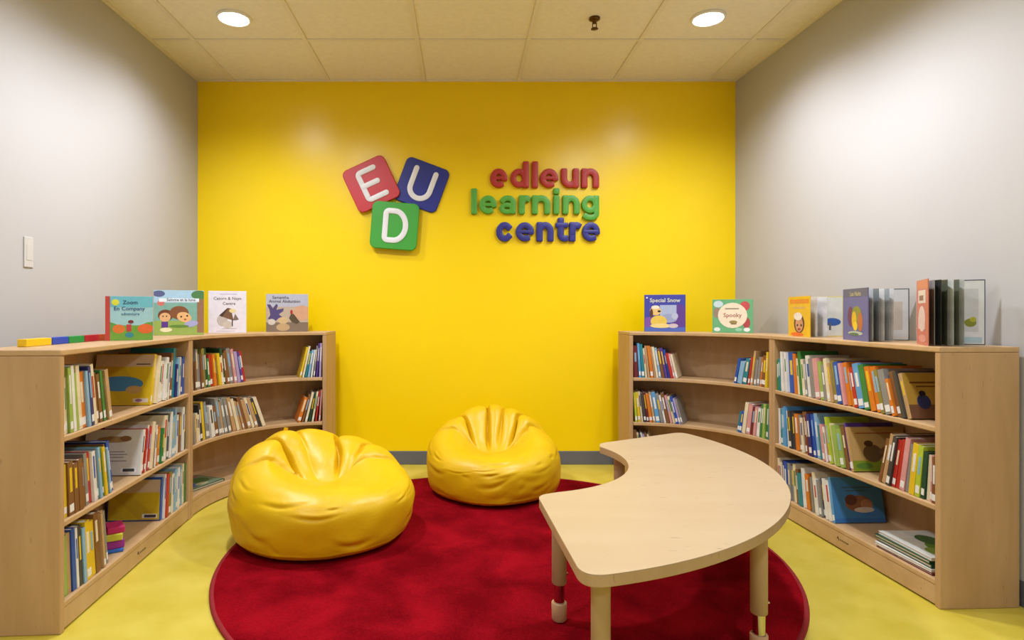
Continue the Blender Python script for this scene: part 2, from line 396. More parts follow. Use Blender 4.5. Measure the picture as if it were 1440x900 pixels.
def curved_case(name, label, p0, t0, p1, t1, depth, sgn, hl=(.55, .55)):
    """front is a curve from p0 (left) to p1 (right) as seen; depth offset to the outside"""
    c = Case(); p0 = Vector(p0); p1 = Vector(p1); t0 = Vector(t0).normalized(); t1 = Vector(t1).normalized()
    q1 = p0+t0*hl[0]; q2 = p1-t1*hl[1]
    N = 48; front = []; tang = []
    for i in range(N+1):
        t = i/N; s = 1-t
        front.append(p0*s**3+q1*3*s*s*t+q2*3*s*t*t+p1*t**3)
        tang.append((( q1-p0)*3*s*s+(q2-q1)*6*s*t+(p1-q2)*3*t*t).normalized())
    nor = [Vector((-t.y, t.x)) for t in tang]               # to the left of the travel direction = towards the wall
    acc = [0.0]
    for i in range(N): acc.append(acc[-1]+(front[i+1]-front[i]).length)
    Ln = acc[-1]
    org = (front[0]+front[-1])/2
    e = empty(name, (org.x, org.y, 0)); tag(e, label, 'bookcase', 'low maple bookcases')
    def at(s):
        s = max(0, min(Ln, s)); i = 0
        while i < N-1 and acc[i+1] < s: i += 1
        f = (s-acc[i])/(acc[i+1]-acc[i])
        return front[i].lerp(front[i+1], f), tang[i].lerp(tang[i+1], f).normalized(), nor[i].lerp(nor[i+1], f).normalized()
    def slab(s0, s1, o0, o1, z0, z1, n=40):
        a = []; b_ = []
        for i in range(n+1):
            p, t, nn = at(s0+(s1-s0)*i/n); a.append(p+nn*o0-org); b_.append(p+nn*o1-org)
        return MB().prism([(v.x, v.y) for v in a]+[(v.x, v.y) for v in b_[::-1]], z0, z1)
    bv = dict(bevel=.003, seg=2, angle=50)
    t2 = TH+.004
    slab(0, t2, 0, depth, 0, HS-TH, 1).build('side_panel', M_maple, e, **bv)
    slab(Ln-t2, Ln, 0, depth, 0, HS-TH, 1).build('side_panel', M_maple, e, **bv)
    slab(0, Ln, -.002, depth, HS-TH+.0003, HS).build('top_panel', M_edge, e, **bv)
    a, b = t2+.001, Ln-t2-.001
    slab(a, b, depth-.012, depth-.001, .02, HS-TH-.0005).build('back_panel', M_back, e)
    for k, z in enumerate(Z_SH):
        slab(a, b, .003, depth-.0125, z-TH, z).build('shelf' if k else 'bottom_shelf', M_edge, e, **bv)
    slab(a, b, .004, .02, .006, Z_SH[0]-TH-.0005).build('kickboard', M_edge, e, bevel=.002, angle=50)
    c.len = Ln
    def frame(s, off=0.0):
        p, t, nn = at(s); p = p+nn*off
        return Vector((p.x, p.y, 0)), Vector((t.x, t.y, 0)), Vector((nn.x, nn.y, 0))
    c.frame = frame; c.s0 = t2+.002; c.s1 = Ln-t2-.002; c.depth = depth; c.e = e; c.front = front; c.acc = acc
    return c
LS0, LS1 = (-1.247, 1.876), (-1.318, 2.938)
RS0, RS1 = (1.569, 3.066), (1.610, 2.036)
case_L = straight_case('straight_bookcase', 'straight low maple bookcase along the left wall with wooden end panel', LS0, LS1, .285, (-1, -.06))
case_R = straight_case('straight_bookcase', 'straight low maple bookcase along the right wall with wooden end panel', RS0, RS1, .279, (1, .03))
ul = Vector((LS1[0]-LS0[0], LS1[1]-LS0[1])).normalized(); ur = Vector((RS1[0]-RS0[0], RS1[1]-RS0[1])).normalized()
case_LC = curved_case('curved_bookcase', 'curved maple corner bookcase behind the yellow bean bag on the left', Vector(LS1)+ul*.002, ul, (-.817, 3.632), (1, 0), .275, 1, (.38, .28))
case_RC = curved_case('curved_bookcase', 'curved maple corner bookcase in the right corner behind the table', (1.0, 3.617), (1, 0), Vector(RS0)-ur*.002, ur, .262, 1, (.30, .29))

# stamps on the kickboards
def stamp(case, s):
    mb = MB(); x = s
    stroke(mb, [(x, .045), (x+.004, .052), (x+.010, .040)], .005, .0006, .0002)
    for i in range(5):
        x0 = s+.018+i*.011
        stroke(mb, [(x0, .041), (x0+.003, .046), (x0+.007, .042)], .0028, .0005+.0001*i, .0002)
    o = mb.build('maker_stamp', M_logo, case.stamp); o.location = (0, .004, 0)
    o['label'] = 'small dark maker stamp on the kickboard'
stamp(case_L, .52); stamp(case_R, .50)

# ------------------------------------------------------------------ books
PAL = {'cream': (226, 212, 178), 'white': (226, 224, 218), 'light green': (150, 178, 84), 'green': (54, 128, 62), 'dark green': (30, 74, 52), 'orange': (214, 120, 36),
       'light blue': (136, 178, 206), 'navy blue': (40, 44, 112), 'brown': (128, 84, 50), 'tan': (190, 152, 106), 'red': (186, 44, 40), 'yellow': (226, 190, 38), 'pink': (212, 150, 148),
       'teal': (34, 128, 138), 'blue': (36, 82, 168), 'purple': (88, 58, 140), 'lavender': (170, 152, 194), 'grey': (138, 136, 132), 'dark grey': (66, 64, 64), 'olive': (140, 128, 62),
       'maroon': (112, 34, 44), 'lime': (176, 196, 56), 'black': (34, 32, 34), 'sky blue': (92, 158, 206)}
CODE = {'cr': 'cream', 'wh': 'white', 'lg': 'light green', 'gr': 'green', 'dg': 'dark green', 'or': 'orange', 'lb': 'light blue', 'nv': 'navy blue', 'br': 'brown', 'ta': 'tan', 're': 'red',
        'ye': 'yellow', 'pi': 'pink', 'te': 'teal', 'bl': 'blue', 'pu': 'purple', 'la': 'lavender', 'gy': 'grey', 'dk': 'dark grey', 'ol': 'olive', 'ma': 'maroon', 'li': 'lime', 'bk': 'black', 'sk': 'sky blue'}
def bcol(c):
    return mat('book_'+c.replace(' ', '_'), rgb(*PAL[c]), .38, .07, 25)
M_page = mat('book_pages', rgb(226, 216, 194), .85, .05, 60, stretch=(1, 40, 1))
M_sticker = mat('spine_sticker', rgb(232, 230, 224), .5, .02)
rnd = random.Random(11)
def frame_matrix(p, ux, uy, uz):
    return Matrix(((ux.x, uy.x, uz.x, p.x), (ux.y, uy.y, uz.y, p.y), (ux.z, uy.z, uz.z, p.z), (0, 0, 0, 1)))
# book local frame: x from spine into the shelf, y across the thickness, z up
def book_parts(o, t, h, wd, cname, sticker=True, band=None):
    bd = .0022 if t > .008 else .0014; g = .003
    MB().box((g*.5+bd, bd+.0003, g), (wd-g, t-bd-.0003, h-g)).build('page_block', M_page, o)
    if sticker:
        zs = .008+.006*rnd.random(); hh = .02+.008*rnd.random()
        MB().box((-.0007, t*.1, zs), (-.0001, t*.9, zs+hh)).build('spine_sticker', M_sticker, o)
    if band:
        z0 = h*(.42+.1*rnd.random()); z1 = h*(.78+.14*rnd.random())
        MB().box((-.0006, t*.28, z0), (-.0001, t*.72, z1)).build('spine_title', bcol(band), o)
def cover_mesh(t, h, wd):
    bd = .0022 if t > .008 else .0014
    mb = MB().box((0, 0, 0), (wd, bd, h)).box((0, t-bd, 0), (wd, t, h)).box((0, bd, 0), (bd, t-bd, h))
    return mb
TOP = HS+.0004
class Pt(Vector): pass
def top_pos(case, px, off):
    """point on the case top on the line parallel to its front at offset off, seen at column px"""
    kx = (px-VX)/F_PX; lo, hi = 0.0, case.len
    f = lambda s: (lambda q: q.x-kx*q.y)(case.frame(s, off)[0])
    if f(lo) > 0 > f(hi): lo, hi = hi, lo
    for _ in range(50):
        m_ = (lo+hi)/2
        if f(m_) < 0: lo = m_
        else: hi = m_
    q = case.frame((lo+hi)/2, off)[0]; r_ = Pt((q.x, q.y, TOP)); r_.s = (lo+hi)/2; return r_, F_PX/q.y
BANDS = {'white': ['red', 'blue', 'dark grey', 'green'], 'cream': ['brown', 'red', 'green', 'navy blue'], }
SHELFBOOKS = {}
def add_book(case, key, s, z, lean, t, h, wd, cname, recess, x_mirror=1):
    """s = pivot position on the shelf, lean>0 tips the top towards larger s"""
    p, u, d = case.frame(s, recess)
    # thickness axis along u; rotate about d
    ca, sa = math.cos(lean), math.sin(lean)
    up = Vector((0, 0, 1))
    yv = u*ca-up*sa; zv = up*ca+u*sa
    o = cover_mesh(t, h, wd).build('picture_book', bcol(cname))
    pos = p+up*(z+.0004)
    if lean > 0: pos = pos-yv*t          # pivot is the lower corner on the side it leans to
    o.matrix_world = frame_matrix(pos, d, yv, zv)
    cand = BANDS.get(cname, ['white', 'cream', 'yellow', 'white', 'light blue'])
    band = rnd.choice(cand) if (t > .006 and rnd.random() < .6) else None
    if band == cname: band = None
    book_parts(o, t, h, wd, cname, rnd.random() < .55 and t > .005, band)
    SHELFBOOKS.setdefault(key, []).append((s, o, cname, t))
    return o
def run_books(case, key, z, side, spec, a0, a1, hs, ws=(.17, .23), ts=(.006, .011), start=0.0, rec=(.008, .022), px=None):
    """side 'L': starts at the left support and leans left, 'R': the mirror. spec: 'cr gr:t12h21w20 ...'"""
    items = spec.split(); sg = 1 if side == 'L' else -1
    pos = start; prev = None; out = []; bks = []
    for i, it in enumerate(items):
        code, _, ex = it.partition(':')
        t = rnd.uniform(*ts); h = rnd.uniform(*hs); wd = rnd.uniform(*ws)
        for kk, vv in re.findall(r'([thw])(\d+)', ex):
            if kk == 't': t = int(vv)/1000
            if kk == 'h': h = int(vv)/1000
            if kk == 'w': wd = int(vv)/1000
        bks.append([code, t, h, wd])
    if px is not None:                     # fill the stretch of shelf that the row takes up in the photograph
        q_, _k = top_pos(case, px, .015)
        s_end = q_.s; want = (s_end-case.s0) if side == 'L' else (case.s1-s_end)
        want -= sum(b_[2] for b_ in bks)/len(bks)*math.tan(math.radians(a1))*.9+start
        want = max(want, .03)
        while want/len(bks) > .0190 and len(bks) < 34:
            i = rnd.randrange(0, len(bks)-1) if len(bks) > 1 else 0
            b_ = bks[i]; bks.insert(i+1, [rnd.choice(['cr', 'wh', 'ta', b_[0], b_[0], 'gy', 'br', 'lb']), b_[1]*rnd.uniform(.7, 1.1), b_[2]*rnd.uniform(.86, 1.05), b_[3]*rnd.uniform(.85, 1)])
        f_ = want/sum(b_[1] for b_ in bks)
        for b_ in bks: b_[1] = max(.004, b_[1]*min(2.4, max(.55, f_))); b_[2] = min(b_[2], .232)
    n = len(bks)
    for i, (code, t, h, wd) in enumerate(bks):
        wd = min(wd, case.depth-.013-rec[1]-.004)
        a = math.radians(a0+(a1-a0)*(i/max(1, n-1))**.8)
        if prev is None:
            pos = start+h*math.sin(a)+.0006
        else:
            pt, ph, pa = prev
            hh = min(ph, h)*math.cos(a)
            pos += pt/math.cos(pa)+hh*max(0, math.tan(a)-math.tan(pa))+.0005
            if a < pa: pos += 0
        prev = (t, h, a)
        s = case.s0+pos if side == 'L' else case.s1-pos
        o = add_book(case, key, s, z, -a*sg, t, h, wd, CODE[code], rnd.uniform(*rec)) if side == 'L' else add_book(case, key, s, z, a, t, h, wd, CODE[code], rnd.uniform(*rec))
        out.append((o, t, h, wd))
    return out
Z0, Z1, Z2 = [z+.0003 for z in Z_SH]
NB = {'LT': 'top shelf of left straight bookcase', 'LM': 'middle shelf of left straight bookcase', 'LB': 'bottom shelf of left straight bookcase',
      'CT': 'top shelf of left curved bookcase', 'CM': 'middle shelf of left curved bookcase', 'CB': 'bottom shelf of left curved bookcase',
      'DT': 'top shelf of right curved bookcase', 'DM': 'middle shelf of right curved bookcase', 'DB': 'bottom shelf of right curved bookcase',
      'RT': 'top shelf of right straight bookcase', 'RM': 'middle shelf of right straight bookcase', 'RB': 'bottom shelf of right straight bookcase'}

# flat printed art on a cover: list of (shape, colour) in cover units, drawn on a face
def art(parent, name, items, W, H, origin, ax, az, nrm):
    """origin lower-left of the face, ax/az unit vectors along width and height, nrm outward (parent local space)"""
    mb = MB(); mats = []; idx = {}
    for k, (shape, col) in enumerate(items):
        if col not in idx:
            idx[col] = len(mats); mats.append(mat('print_%d_%d_%d' % col, rgb(*col), .4, .05, 40))
        off = .00025+.00006*k
        if shape[0] == 'txt':
            _, cx, cy, size, s = shape
            vs_, fs_ = text_poly(s, size*H)
            mb.add([origin+ax*(cx*W+x)+az*(cy*H+y)+nrm*off for x, y in vs_], fs_, idx[col]); continue
        if shape[0] == 'el':
            _, cx, cy, rx, ry = shape[:5]; rot = math.radians(shape[5]) if len(shape) > 5 else 0
            pts = [(cx*W+(rx*W*math.cos(a)*math.cos(rot)-ry*H*math.sin(a)*math.sin(rot)), cy*H+(rx*W*math.cos(a)*math.sin(rot)+ry*H*math.sin(a)*math.cos(rot))) for a in [2*PI*i/20 for i in range(20)]]
        elif shape[0] == 're':
            _, x0, y0, x1, y1 = shape; pts = [(x0*W, y0*H), (x1*W, y0*H), (x1*W, y1*H), (x0*W, y1*H)]
        else:
            pts = [(x*W, y*H) for x, y in shape[1]]
        pts = [(min(W-.0004, max(.0004, x)), min(H-.0004, max(.0004, y))) for x, y in pts]
        mb.add([origin+ax*x+az*y+nrm*off for x, y in pts], [tuple(range(len(pts)))], idx[col])
    return mb.build(name, mats, parent)
_txt = {}
def text_poly(s, size):
    """outline of a line of lettering, centred, as flat faces"""
    if s not in _txt:
        cu = bpy.data.curves.new('lettering', 'FONT'); cu.body = s; cu.align_x = 'CENTER'; cu.size = 1; cu.resolution_u = 2; cu.offset = .012
        ob = bpy.data.objects.new('lettering', cu); COL.objects.link(ob)
        dg = bpy.context.evaluated_depsgraph_get(); me = ob.evaluated_get(dg).to_mesh()
        _txt[s] = ([(v.co.x, v.co.y) for v in me.vertices], [tuple(p.vertices) for p in me.polygons])
        ob.evaluated_get(dg).to_mesh_clear(); bpy.data.objects.remove(ob); bpy.data.curves.remove(cu)
    vs_, fs_ = _txt[s]
    return [(x*size, y*size) for x, y in vs_], fs_
X3, Y3, Z3 = Vector((1, 0, 0)), Vector((0, 1, 0)), Vector((0, 0, 1))
def face_art(bk, side, items):
    """print on the visible board of a shelf book; side -1: board at y=0, +1: board at y=t. units: x from spine"""
    o, t, h, wd = bk
    if side < 0: art(o, 'cover_print', items, wd, h, Vector((0, 0, 0)), X3, Z3, -Y3)
    else: art(o, 'cover_print', items, wd, h, Vector((0, t, 0)), X3, Z3, Y3)

# left straight bookcase (s grows away from the camera)
run_books(case_L, 'LT', Z2, 'L', 'cr:h175 lg:h212 cr:h214t9 or:t14h190 lb:h192 nv:t8h205 cr:h212 br:t11h180 gr:h185 ta:t10h185', 3, 11, (.175, .215), (.15, .2), px=155)
g = run_books(case_L, 'LT', Z2, 'R', 'bl:t12h178 pu:t10h170 cr:h180 nv:t9h150 te:t14h225 br:h205 wh:h165 wh:t12h190 cr:t9h205 ye:t12h212w235 ye:t6h212w238', 3, 13, (.17, .22), (.19, .235), (.007, .012), px=213)
face_art(g[-1], -1, [(('re', .02, .02, .98, .76), (214, 182, 30)), (('re', 0, .76, 1, 1), (206, 180, 150)), (('pl', [(.0, .02), (.5, .02), (.98, .76), (.5, .76)]), (204, 170, 36)), (('el', .55, .42, .40, .15), (70, 134, 178)), (('el', .30, .30, .14, .08), (196, 160, 96)), (('re', .04, .05, .3, .13), (220, 206, 180)), (('el', .2, .09, .06, .03), (150, 110, 150)), (('re', .06, .8, .3, .82), (60, 50, 44))])
run_books(case_L, 'LM', Z1, 'L', 'la:h150 ye:t10h170 br:t16h175 gy:h180 re:t12h178 gy:h176 gr:t9h182 ye:t8h178 bl:t10h192w230', 2, 10, (.165, .185), (.13, .17), px=157)
g = run_books(case_L, 'LM', Z1, 'R', 'dg:h190 wh:h205 lb:t9h208 wh:h205 dk:t9h200 te:h195 cr:t13h200 gr:h150 or:h165 cr:t10h195 re:h180 re:t8h178 wh:t7h180w225', 3, 12, (.18, .21), (.19, .23), (.006, .01), px=198)
face_art(g[-1], -1, [(('re', .02, .02, .98, .98), (222, 218, 212)), (('el', .5, .78, .3, .07), (176, 140, 92)), (('el', .3, .8, .1, .06), (140, 100, 60)), (('re', .3, .5, .8, .52), (150, 146, 150)), (('re', .25, .44, .8, .46), (150, 146, 150)), (('re', .3, .38, .75, .4), (150, 146, 150)), (('re', .25, .3, .8, .32), (150, 146, 150)), (('re', .08, .06, .34, .16), (240, 240, 240)), (('re', .1, .075, .3, .14), (70, 70, 74))])
run_books(case_L, 'LB', Z0, 'L', 'gr:t11h190 lg:h195 ta:t9h198 bl:t10h205 wh:h202 dk:h204 ye:t14h205 br:t15h215 cr:h208 ta:t9h205 gy:h200', 2, 8, (.19, .21), (.15, .2), px=152)
g = run_books(case_L, 'LB', Z0, 'R', 'gr:t9h185 cr:h190 wh:t9h185 ol:t12h190 re:t9h188 wh:h192 bl:t8h182w225', 2, 6, (.18, .195), (.19, .22), px=228)
face_art(g[-1], -1, [(('re', .02, .02, .98, .66), (206, 178, 36)), (('re', .02, .66, .98, .96), (206, 184, 156)), (('pl', [(.02, .02), (.4, .02), (.98, .66), (.6, .66)]), (196, 166, 40)), (('re', .06, .06, .34, .16), (232, 230, 224)), (('re', .08, .075, .3, .14), (64, 64, 70))])

# left curved bookcase (s grows to the right)
run_books(case_LC, 'CT', Z2, 'L', 'cr:h165 dk:h150 gy:t10h205 ol:h205 dg:t9h205 gr:h150 re:t9h165 or:t9h170 ye:t9h172 dg:t8h195 gy:t10h195 pi:h190 la:t9h175 pu:t7h170 re:h175', 3, 11, (.16, .21), (.15, .2), px=343)
run_books(case_LC, 'CT', Z2, 'R', 'la:t10h205 pu:t9h205 gy:h190 wh:h165 lb:t11h165 te:t9h160 cr:t9h190 ye:h185', 2, 13, (.16, .2), (.15, .2), px=423)
run_books(case_LC, 'CM', Z1, 'L', 'gr:t10h145 cr:h150 dk:h190 ye:t10h200 gy:t10h196 wh:t14h170 gy:t13h205 ta:h180 gy:t12h195 cr:t9h185 br:h190 cr:h182 ta:t9h180 dk:h175 cr:h180', 2, 20, (.16, .2), (.15, .2), px=368)
run_books(case_LC, 'CM', Z1, 'R', 'pi:h190 re:t7h185 cr:h180 dg:t9h175 cr:t9h180 br:t9h165 or:t14h150', 4, 17, (.16, .2), (.15, .2), px=420)
run_books(case_LC, 'CB', Z0, 'R', 'br:t12h195 re:h190 cr:t10h192 dk:h185', 3, 7, (.17, .2), (.15, .2), px=438)
# right curved bookcase
run_books(case_RC, 'DT', Z2, 'L', 'ma:t16h190 sk:t9h205 te:t12h200 cr:t8h175 ta:t9h190 or:t12h190 ta:h185 cr:t9h185 lb:t9h180 br:t12h175 pu:t10h180 bl:t8h170 re:t10h150 pi:h148 cr:h145', 2, 13, (.16, .2), (.15, .2), px=950)
run_books(case_RC, 'DT', Z2, 'R', 'cr:t9h180 ye:t10h185 br:t20h165 or:h155 ta:t9h185 re:h150 te:t17h140 bl:t9h140', 3, 12, (.16, .2), (.15, .19), px=1035)
run_books(case_RC, 'DM', Z1, 'L', 'li:t9h175 ye:h178 cr:h180 dk:h175 ma:t9h178 or:t12h170 ta:t9h180 sk:t16h180 gy:t12h172 wh:h165 br:t12h178 pi:t9h165 cr:h160 bl:t9h160 la:t8h152 gy:h148', 4, 15, (.16, .2), (.15, .2), px=957)
run_books(case_RC, 'DM', Z1, 'R', 'te:h165 gr:t9h175 lg:t9h180 gr:t10h175 wh:t10h150 pi:h155 ma:t9h150 pi:t12h165 cr:t10h170 bl:h120 te:h115', 2, 10, (.15, .19), (.15, .19), px=1037)
run_books(case_RC, 'DB', Z0, 'L', 'br:t18h205 cr:t10h190 dk:h185 wh:t9h192 la:h185 br:t12h190 cr:h188', 3, 20, (.17, .2), (.15, .2), px=925)
# right straight bookcase (s grows towards the camera)
g = run_books(case_R, 'RT', Z2, 'L', 'gr:h150 te:h160 wh:t9h195 bl:t20h195 or:t9h192 cr:h170 gr:t12h205 cr:t9h170 wh:t14h190 gy:t16h178 pi:t16h182 lg:t12h170 cr:t10h188 ol:t13h180 bl:t14h178 pi:h176 or:t12h180 re:h165 sk:t16h182 gr:t14h180 or:t13h176 or:t14h178 ol:t9h170 gy:t15h172 or:h140 br:t12h170 dk:t8h172 ta:t9h168w215', 2, 17, (.16, .2), (.18, .21), (.007, .012), px=1270)
face_art(g[-1], 1, [(('re', .0, .0, 1, .3), (120, 84, 60)), (('re', .0, .3, 1, .99), (184, 146, 58)), (('re', .1, .76, .85, .8), (110, 66, 30)), (('re', .2, .68, .9, .71), (110, 66, 30)), (('el', .28, .36, .12, .16), (48, 58, 110)), (('el', .28, .54, .06, .06), (40, 30, 40)), (('el', .72, .42, .2, .1), (196, 92, 40)), (('el', .62, .54, .08, .06), (190, 80, 40))])
g = run_books(case_R, 'RM', Z1, 'L', 'wh:t10h175 te:h175 sk:t9h185 dk:h180 or:t14h172 gy:h170 br:t16h192 ma:h180 nv:t12h190 bl:t10h192 lb:t12h200 te:h150 pi:t9h160 re:t9h160 li:t8h200 cr:t12h175 lg:t14h172 pu:t6h195 ta:t8h180w240', 2, 14, (.16, .2), (.19, .235), (.007, .012), px=1196)
face_art(g[-1], 1, [(('re', .0, .0, 1, .24), (132, 152, 44)), (('re', .0, .24, 1, .99), (196, 160, 96)), (('re', .12, .84, .8, .87), (170, 96, 50)), (('el', .38, .4, .17, .2), (110, 84, 52)), (('el', .33, .62, .08, .07), (84, 56, 36)), (('el', .66, .42, .16, .13), (130, 96, 60)), (('el', .76, .58, .07, .08), (90, 60, 40)), (('re', .54, .16, .6, .38), (110, 80, 50)), (('re', .74, .16, .8, .38), (110, 80, 50)), (('el', .2, .12, .15, .07), (90, 130, 50))])
run_books(case_R, 'RM', Z1, 'R', 'br:t10h160 pi:h162 cr:h160 dg:t9h168 li:t12h185 ye:t14h188 gy:t12h180 pi:t13h200 re:t9h190 re:t10h185 dk:h195 ta:t13h200 br:t8h180', 1, 14, (.16, .2), (.16, .2), px=1237)
g = run_books(case_R, 'RB', Z0, 'L', 'cr:t10h180 nv:t9h180 bl:t12h178 gy:h175 cr:t12h180 te:t16h150 wh:t14h180 or:t16h160 br:h150 cr:t12h182 dk:t9h172 wh:h175 sk:t9h190w225', 2, 11, (.17, .2), (.19, .22), (.008, .013), px=1170)
face_art(g[-1], 1, [(('re', .0, .0, 1, .99), (66, 128, 184)), (('re', .0, .0, 1, .1), (52, 112, 176)), (('el', .5, .42, .26, .18), (140, 92, 62)), (('el', .36, .5, .12, .12), (96, 56, 44)), (('el', .66, .4, .12, .12), (176, 120, 80)), (('el', .6, .28, .2, .06), (214, 196, 180)), (('re', .2, .76, .8, .79), (60, 96, 130)), (('re', .28, .69, .7, .72), (60, 96, 130))])

# books lying flat
def flat_book(case, key, s, z, t, h, wd, cname, rot, off, items=None):
    p, u, d = case.frame(s, off); up = Vector((0, 0, 1))
    a = math.radians(rot); ux = u*math.cos(a)+d*math.sin(a); uz = up.cross(ux)
    # local x -> ux, local z -> depth, thickness up
    o = cover_mesh(t, h, wd).build('picture_book', bcol(cname))
    yv = uz.cross(ux) if False else Vector((0, 0, 1))
    zv = ux.cross(yv)
    o.matrix_world = frame_matrix(p+up*(z+.0004), ux, yv, zv)
    book_parts(o, t, h, wd, cname, False, None)
    if items: art(o, 'cover_print', items, wd, h, Vector((0, t, 0)), X3, Z3, Y3)
    SHELFBOOKS.setdefault(key, []).append((s, o, cname, t))
    return o
p, u, d = case_LC.frame(.03, .02)
flat_book(case_LC, 'CB', .335, Z0, .012, .205, .27, 'dark green', 180, .02,
          [(('re', .02, .02, .98, .98), (120, 140, 110)), (('el', .3, .5, .2, .25), (60, 110, 60)), (('el', .7, .3, .2, .18), (60, 110, 190)), (('el', .6, .75, .25, .15), (150, 160, 80)), (('el', .85, .8, .1, .12), (40, 44, 44)), (('el', .2, .85, .15, .08), (170, 70, 80)), (('el', .45, .2, .15, .1), (200, 196, 150))])
zz = Z0
for i, (cn, t, ro, s_, of_) in enumerate((('maroon', .009, 180, .98, .015), ('white', .010, 181, .975, .016), ('dark green', .013, 179, .97, .02), ('dark green', .012, 180, .965, .018), ('white', .011, 178, .968, .022))):
    it = None
    if i == 4: it = [(('re', .02, .02, .98, .98), (214, 216, 206)), (('el', .3, .6, .28, .3), (96, 140, 50)), (('el', .62, .6, .2, .2), (60, 104, 60)), (('re', .7, .1, .95, .4), (226, 226, 220)), (('el', .2, .3, .15, .15), (130, 160, 70))]
    flat_book(case_R, 'RB', s_, zz, t, .2, .265, cn, ro, of_, it); zz += t+.0005

# labels of all shelf books, counted from the left as seen
for key, lst in SHELFBOOKS.items():
    lst.sort(key=lambda q: q[0])
    for i, (s, o, cn, t) in enumerate(lst):
        flat = abs(o.matrix_world.col[2].z) < .3
        th = 'thick' if t > .0115 else 'thin'
        if flat:
            o['label'] = '%s book lying flat on the %s%s' % (cn, NB[key], '' if key == 'CB' else ', '+ordn[len([q for q in lst if abs(q[1].matrix_world.col[2].z) < .3 and q[1].matrix_world.translation.z < o.matrix_world.translation.z])]+' from below')
        else:
            o['label'] = '%s %s book, %s from left on %s' % (th, cn, ordn[i], NB[key])
        o['category'] = 'book'; o['group'] = 'books on the '+NB[key]

# small stack of coloured foam blocks on the bottom left shelf
p, u, d = case_L.frame(.45, .06)
zz = Z0+.0003
for i, (cn, c, hh, sh) in enumerate((('blue', (50, 110, 200), .014, 0), ('purple', (150, 40, 140), .030, .003), ('lime yellow', (206, 200, 60), .026, -.002), ('magenta', (190, 30, 96), .024, .004))):
    o = MB().box((-.042, -.03, 0), (.042, .03, hh)).build('foam_block', mat('foam_'+cn.replace(' ', '_'), rgb(*c), .7, .05, 30), bevel=.004)
    o.matrix_world = frame_matrix(p+u*sh+Z3*zz, (u*math.cos(.5+sh*20)+d*math.sin(.5+sh*20)), (d*math.cos(.5+sh*20)-u*math.sin(.5+sh*20)), Z3); zz += hh+.0004
    tag(o, '%s foam block, %s from below in the small stack on bottom shelf' % (cn, ordn[i]), 'toy block', 'foam blocks on the bottom left shelf')

# ------------------------------------------------------------------ things on top of the bookcases
TOP = HS+.0004
# five toy bars in a row
blocks = [('yellow', (232, 190, 20), 37, 73), ('blue', (20, 62, 176), 73.4, 97), ('green', (20, 140, 60), 97.4, 119), ('crimson', (170, 14, 40), 119.4, 139), ('orange red', (222, 74, 34), 139.4, 150)]
def along_L(px, off):       # point on the left bookcase top at a given offset from its front edge seen at column px
    a, u, d = case_L.frame(0, off); kx = (px-VX)/F_PX
    # a.x+u.x*s = kx*(a.y+u.y*s)
    s = (kx*a.y-a.x)/(u.x-kx*u.y); return s
for cn, c, x0, x1 in blocks:
    s0 = along_L(x0, .205); s1 = along_L(x1, .205)
    p, u, d = case_L.frame(s0, .205)
    o = MB().box((.0005, 0, 0), (s1-s0-.0005, .03, .026)).build('toy_bar', mat('toy_'+cn.replace(' ', '_'), rgb(*c), .35, .03), bevel=.002)
    o.matrix_world = frame_matrix(p+Z3*TOP, u, d, Z3)
    tag(o, '%s toy bar in the row on the left bookcase top' % cn, 'toy block', 'coloured bars on the left bookcase')

def display_book(name_label, pos, yaw, W, H, t, cover, spine, items, gape=14, tilt=0, spine_side=-1):
    """closed picture book standing up, back cover slightly ajar. yaw 0 faces the camera (-y). pos = middle of the front board's foot"""
    e = empty('picture_book', pos, yaw); tag(e, name_label, 'book', 'books displayed on the bookcase tops')
    bd = .0026; mc = mat('print_%d_%d_%d' % cover, rgb(*cover), .4, .05, 40); ms = mat('print_%d_%d_%d' % spine, rgb(*spine), .4, .05, 40)
    fc = MB().box((-W/2, 0, 0), (W/2, bd, H)).build('front_cover', mc, e, bevel=.0008, seg=1)
    art(fc, 'cover_print', items, W, H, Vector((-W/2, 0, 0)), X3, Z3, -Y3)
    sx = spine_side*W/2
    MB().box((min(sx, sx-spine_side*bd), bd+.0002, 0), (max(sx, sx-spine_side*bd), t-bd-.0002, H)).build('spine', ms, e)
    x0, x1 = (-W/2+bd+.0003, W/2-.004) if spine_side < 0 else (-W/2+.004, W/2-bd-.0003)
    MB().box((x0, bd+.0003, .003), (x1, t-bd-.0008, H-.003)).build('page_block', M_page, e)
    g = math.radians(gape)
    bc = MB().box((0, 0, 0), (-spine_side*W, bd, H)).build('back_cover', ms, e, bevel=.0008, seg=1) if False else None
    mb = MB().box((0, 0, 0), (W, bd, H)) if spine_side < 0 else MB().box((-W, 0, 0), (0, bd, H))
    bc = mb.build('back_cover', ms, e)
    bc.location = (sx, t-bd, 0); bc.rotation_euler = (0, 0, -spine_side*g*1.0 if spine_side < 0 else -g)
    return e
q, k = top_pos(case_L, 182, .10)
